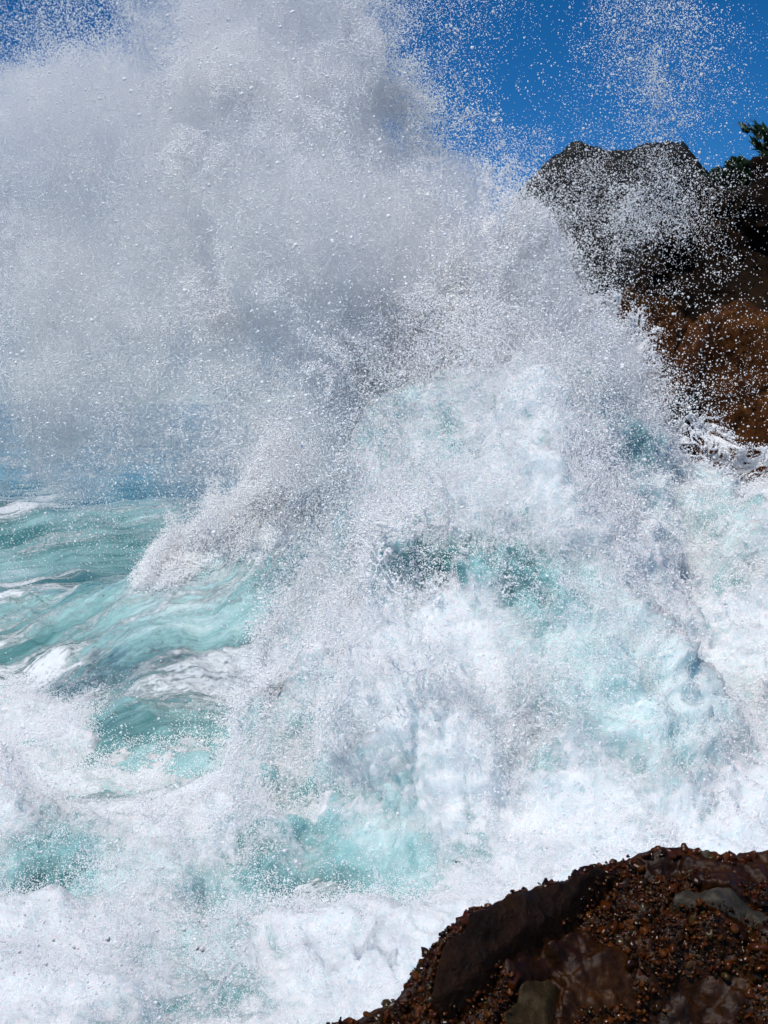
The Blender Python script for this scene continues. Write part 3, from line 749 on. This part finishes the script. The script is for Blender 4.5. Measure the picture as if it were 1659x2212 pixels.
# ------------------------------------------------------------------ torn sheets of water: webs of strands with holes between them
def web(a, b, cell, seed):
    """distance to the nearest cell border of a jittered grid"""
    ia, ib = np.floor(a / cell).astype(int), np.floor(b / cell).astype(int)
    f1 = np.full(a.shape, 9e9); f2 = f1.copy()
    for da in (-1, 0, 1):
        for db in (-1, 0, 1):
            ca_, cb_ = ia + da, ib + db
            h = (ca_ * 73856093 ^ cb_ * 19349663 ^ seed * 83492791) & 0x7fffffff
            h = (h * 1103515245 + 12345) & 0x7fffffff
            jx = (h % 1009) / 1009; jy = ((h // 1009) % 1013) / 1013
            d = np.hypot(a - (ca_ + jx) * cell, b - (cb_ + jy) * cell)
            m = d < f1
            f2 = np.where(m, f1, np.minimum(f2, d)); f1 = np.where(m, d, f1)
    return f2 - f1
SHP, SHR = [], []
def sheet(poly, Y, n, cell, w, r0, r1, seed, lean=0.0, rough=.25, edge=30, dense=0.0, clump=False):
    """poly: outline in photo positions at distance Y"""
    g = np.random.default_rng(seed); pa = np.array(poly, float)
    dx = g.uniform(pa[:, 0].min(), pa[:, 0].max(), n).astype(np.float32); dy = g.uniform(pa[:, 1].min(), pa[:, 1].max(), n).astype(np.float32)
    o_, ex, ez = at(0, 0, Y), at(1000, 0, Y), at(0, 1000, Y)
    P = np.stack([o_[0] + dx * (ex[0] - o_[0]) / 1000, np.full(n, Y), o_[2] + dy * (ez[2] - o_[2]) / 1000], 1).astype(np.float32)
    w1 = noise(P, 1.6, TILE3, (seed, 0, 0)); w2 = noise(P, 1.6, TILE3, (0, seed, 0)); n3 = noise(P, 2.5, TILE, (seed, 1, 5))
    e = web(P[:, 0] + .10 * w1 + .02 * noise(P, .9, TILE3, (1, 1, seed)), P[:, 2] + .10 * w2 + .02 * noise(P, .9, TILE3, (seed, 4, 1)), cell * np.exp(.0 * w1), seed)
    e2 = web(P[:, 0] + .03 * w2, P[:, 2] + .03 * w1, cell * .5, seed + 7)
    sd_ = sdf_poly(dx, dy, poly) + 22 * n3
    k = ((e < w * (1 + .6 * n3) ) | ((e2 < w * .35) & (n3 > .4)) | (g.random(n) < dense)) & (g.random(n) < sstep(edge, -edge, sd_))
    if clump:
        cn = noise(P, 1.5, TILE, (seed, 3, 3)) + .5 * noise(P, .5, TILE2, (3, seed, 3))
        k = (g.random(n) < sstep(.1, 1.3, cn)) & (g.random(n) < sstep(edge, -edge, sd_))
    P[:, 1] += rough * w1 + .25 * rough * noise(P, .8, TILE) + lean * (P[:, 2] - P[:, 2].mean()) + g.normal(0, .03, n)
    rad = (r0 + (r1 - r0) * g.random(n) ** 2) * np.clip(1.2 - e / (2 * w), .5, 1.2)
    SHP.append(P[k]); SHR.append(rad[k])
sheet([(1180, 680), (1300, 640), (1342, 620), (1370, 690), (1385, 780), (1425, 850), (1475, 960), (1490, 1060), (1300, 1080), (1200, 900)], 20.4, 300000, .16, .04, .005, .012, 1, .1, .35, 16, .2)
sheet([(1420, 985), (1500, 900), (1560, 885), (1620, 925), (1700, 950), (1750, 1150), (1500, 1180), (1400, 1100)], 20.2, 150000, .14, .024, .005, .012, 2, .1, .3, 22, .03)
sheet([(1340, 625), (1420, 645), (1430, 690), (1400, 720), (1420, 800), (1370, 760)], 20.6, 26000, .13, .018, .005, .010, 3, .1, .2, 12)
sheet([(780, 1120), (980, 1090), (1120, 1150), (1100, 1270), (900, 1320), (770, 1240)], 16.3, 60000, .11, .013, .004, .011, 4, .3, .4, 30)
sheet([(620, 1420), (900, 1340), (1050, 1480), (900, 1600), (640, 1560)], 13.9, 50000, .12, .012, .004, .008, 6, .3, .4, 40)
SH = points_obj('splash_sheet', np.concatenate(SHP), np.concatenate(SHR), M_DROP, 'torn lacy sheets of white water splashing in front of the brown ledge', 'splash')
SHP, SHR = [], []
sheet([(-80, 2120), (150, 2090), (420, 2110), (560, 2150), (640, 2130), (720, 2260), (-80, 2260)], 8.6, 90000, .10, .008, .0016, .0045, 8, .3, .5, 45, .05, True)
sheet([(560, 2160), (680, 2090), (760, 2060), (860, 2090), (800, 2260), (560, 2260)], 8.8, 80000, .08, .008, .0014, .004, 9, .3, .5, 45, .10, True)
sheet([(600, 2010), (720, 1945), (900, 1935), (960, 2000), (820, 2090), (640, 2080)], 11.0, 50000, .10, .008, .0018, .0045, 10, .3, .4, 45, .06, True)
FS = points_obj('front_splash', np.concatenate(SHP), np.concatenate(SHR), M_DROP, 'low lacy splash of foam at the bottom edge left of the pebbly rock', 'splash')

# ------------------------------------------------------------------ single drops in flight close to the camera
M_WDROP = drop_material('water_drop', (.82, .82, .85), .12, .4)
g = np.random.default_rng(91)
def drop_mesh(k):
    v = IV * (1 + .10 * noise(IV + k * 2.3, 4.0, TILE3)[:, None]) * np.array((1, 1, (1, 1.15, 1.5, .9, 1.3)[k]), np.float32)
    o = mesh_obj('water_drop', v, IF, M_WDROP); me = o.data; bpy.data.objects.remove(o); return me
DM = [drop_mesh(k) for k in range(5)]
big = [(233, 2028, 13), (115, 2030, 8), (160, 2046, 8), (42, 2056, 8), (100, 2082, 8), (83, 2042, 6), (340, 2010, 9), (398, 2008, 9), (445, 1997, 8), (430, 1990, 6), (425, 2048, 12), (437, 2050, 11), (300, 1995, 7), (262, 2084, 7),
       (180, 2010, 6), (212, 2055, 6), (240, 2064, 6), (512, 1996, 7), (352, 1874, 6), (488, 1932, 6), (470, 1985, 6), (398, 2020, 5), (54, 1976, 6), (95, 1992, 6), (30, 2100, 8), (130, 1990, 4), (405, 2060, 7), (463, 2072, 6), (500, 2045, 6), (300, 2045, 5),
       (615, 1838, 12), (640, 1862, 10), (690, 1846, 6), (820, 1838, 5), (668, 1900, 6), (1122, 1588, 5), (1390, 1640, 5), (1180, 1700, 5)]
for (dx, dy, r) in big:
    Y = g.uniform(5.0, 6.2) if dx < 560 else (g.uniform(10, 10.8) if dx < 1000 else g.uniform(6.5, 8))
    o = bpy.data.objects.new('water_drop', DM[int(g.integers(5))]); col.objects.link(o)
    o.location = at(dx, dy, Y); o.scale = (r * .45 * 2 * TH * Y / 1659,) * 3; o.rotation_euler = (g.uniform(-.5, .5), g.uniform(-.6, .6), 0)
    if dx < 560: tag(o, 'grey water drop flying in front of the foam at lower left', 'water drop', 'drops in flight at the lower left')
    elif dx < 1000: tag(o, 'water drop flying above the small teal pool', 'water drop', 'drops above the teal pool')
    else: tag(o, 'small grey water drop in front of bright foam above the pebbly rock', 'water drop', 'drops above the pebbly rock')
# the many smaller ones
n = 1500
dx = np.where(g.random(n) < .45, g.normal(230, 190, n), g.normal(1350, 190, n)); dy = np.where(dx < 760, g.normal(2050, 85, n), g.normal(1620, 150, n))
Yd = np.where(dx < 760, g.uniform(4.8, 6.5, n), g.uniform(6.5, 9, n))
P = np.array([at(a_, b_, c_) for a_, b_, c_ in zip(dx, dy, Yd)])
points_obj('small_drops', P, (.7 + 2.2 * g.random(n) ** 3) * .9 * 2 * TH * Yd / 1659, M_WDROP, 'fine grey drops in flight close to the camera', 'drops')

# ------------------------------------------------------------------ an insect over the pale foam
bug = empty('insect', tuple(at(985, 1862, 3.2))); tag(bug, 'tiny dark winged insect flying over pale foam left of the rock', 'insect')
M_BUG = drop_material('dark_shell', (.01, .01, .012), .4, .4)
bv = IV * np.array((.0022, .006, .0022), np.float32)
mesh_obj('body', bv, IF, M_BUG, bug)
for sgn in (-1, 1):
    wv = IV * np.array((.0055, .0022, .0005), np.float32) + np.array((sgn * .006, .0005, .0012 + (.001 if sgn < 0 else -.001)), np.float32)
    mesh_obj('wing', wv, IF, M_BUG, bug)
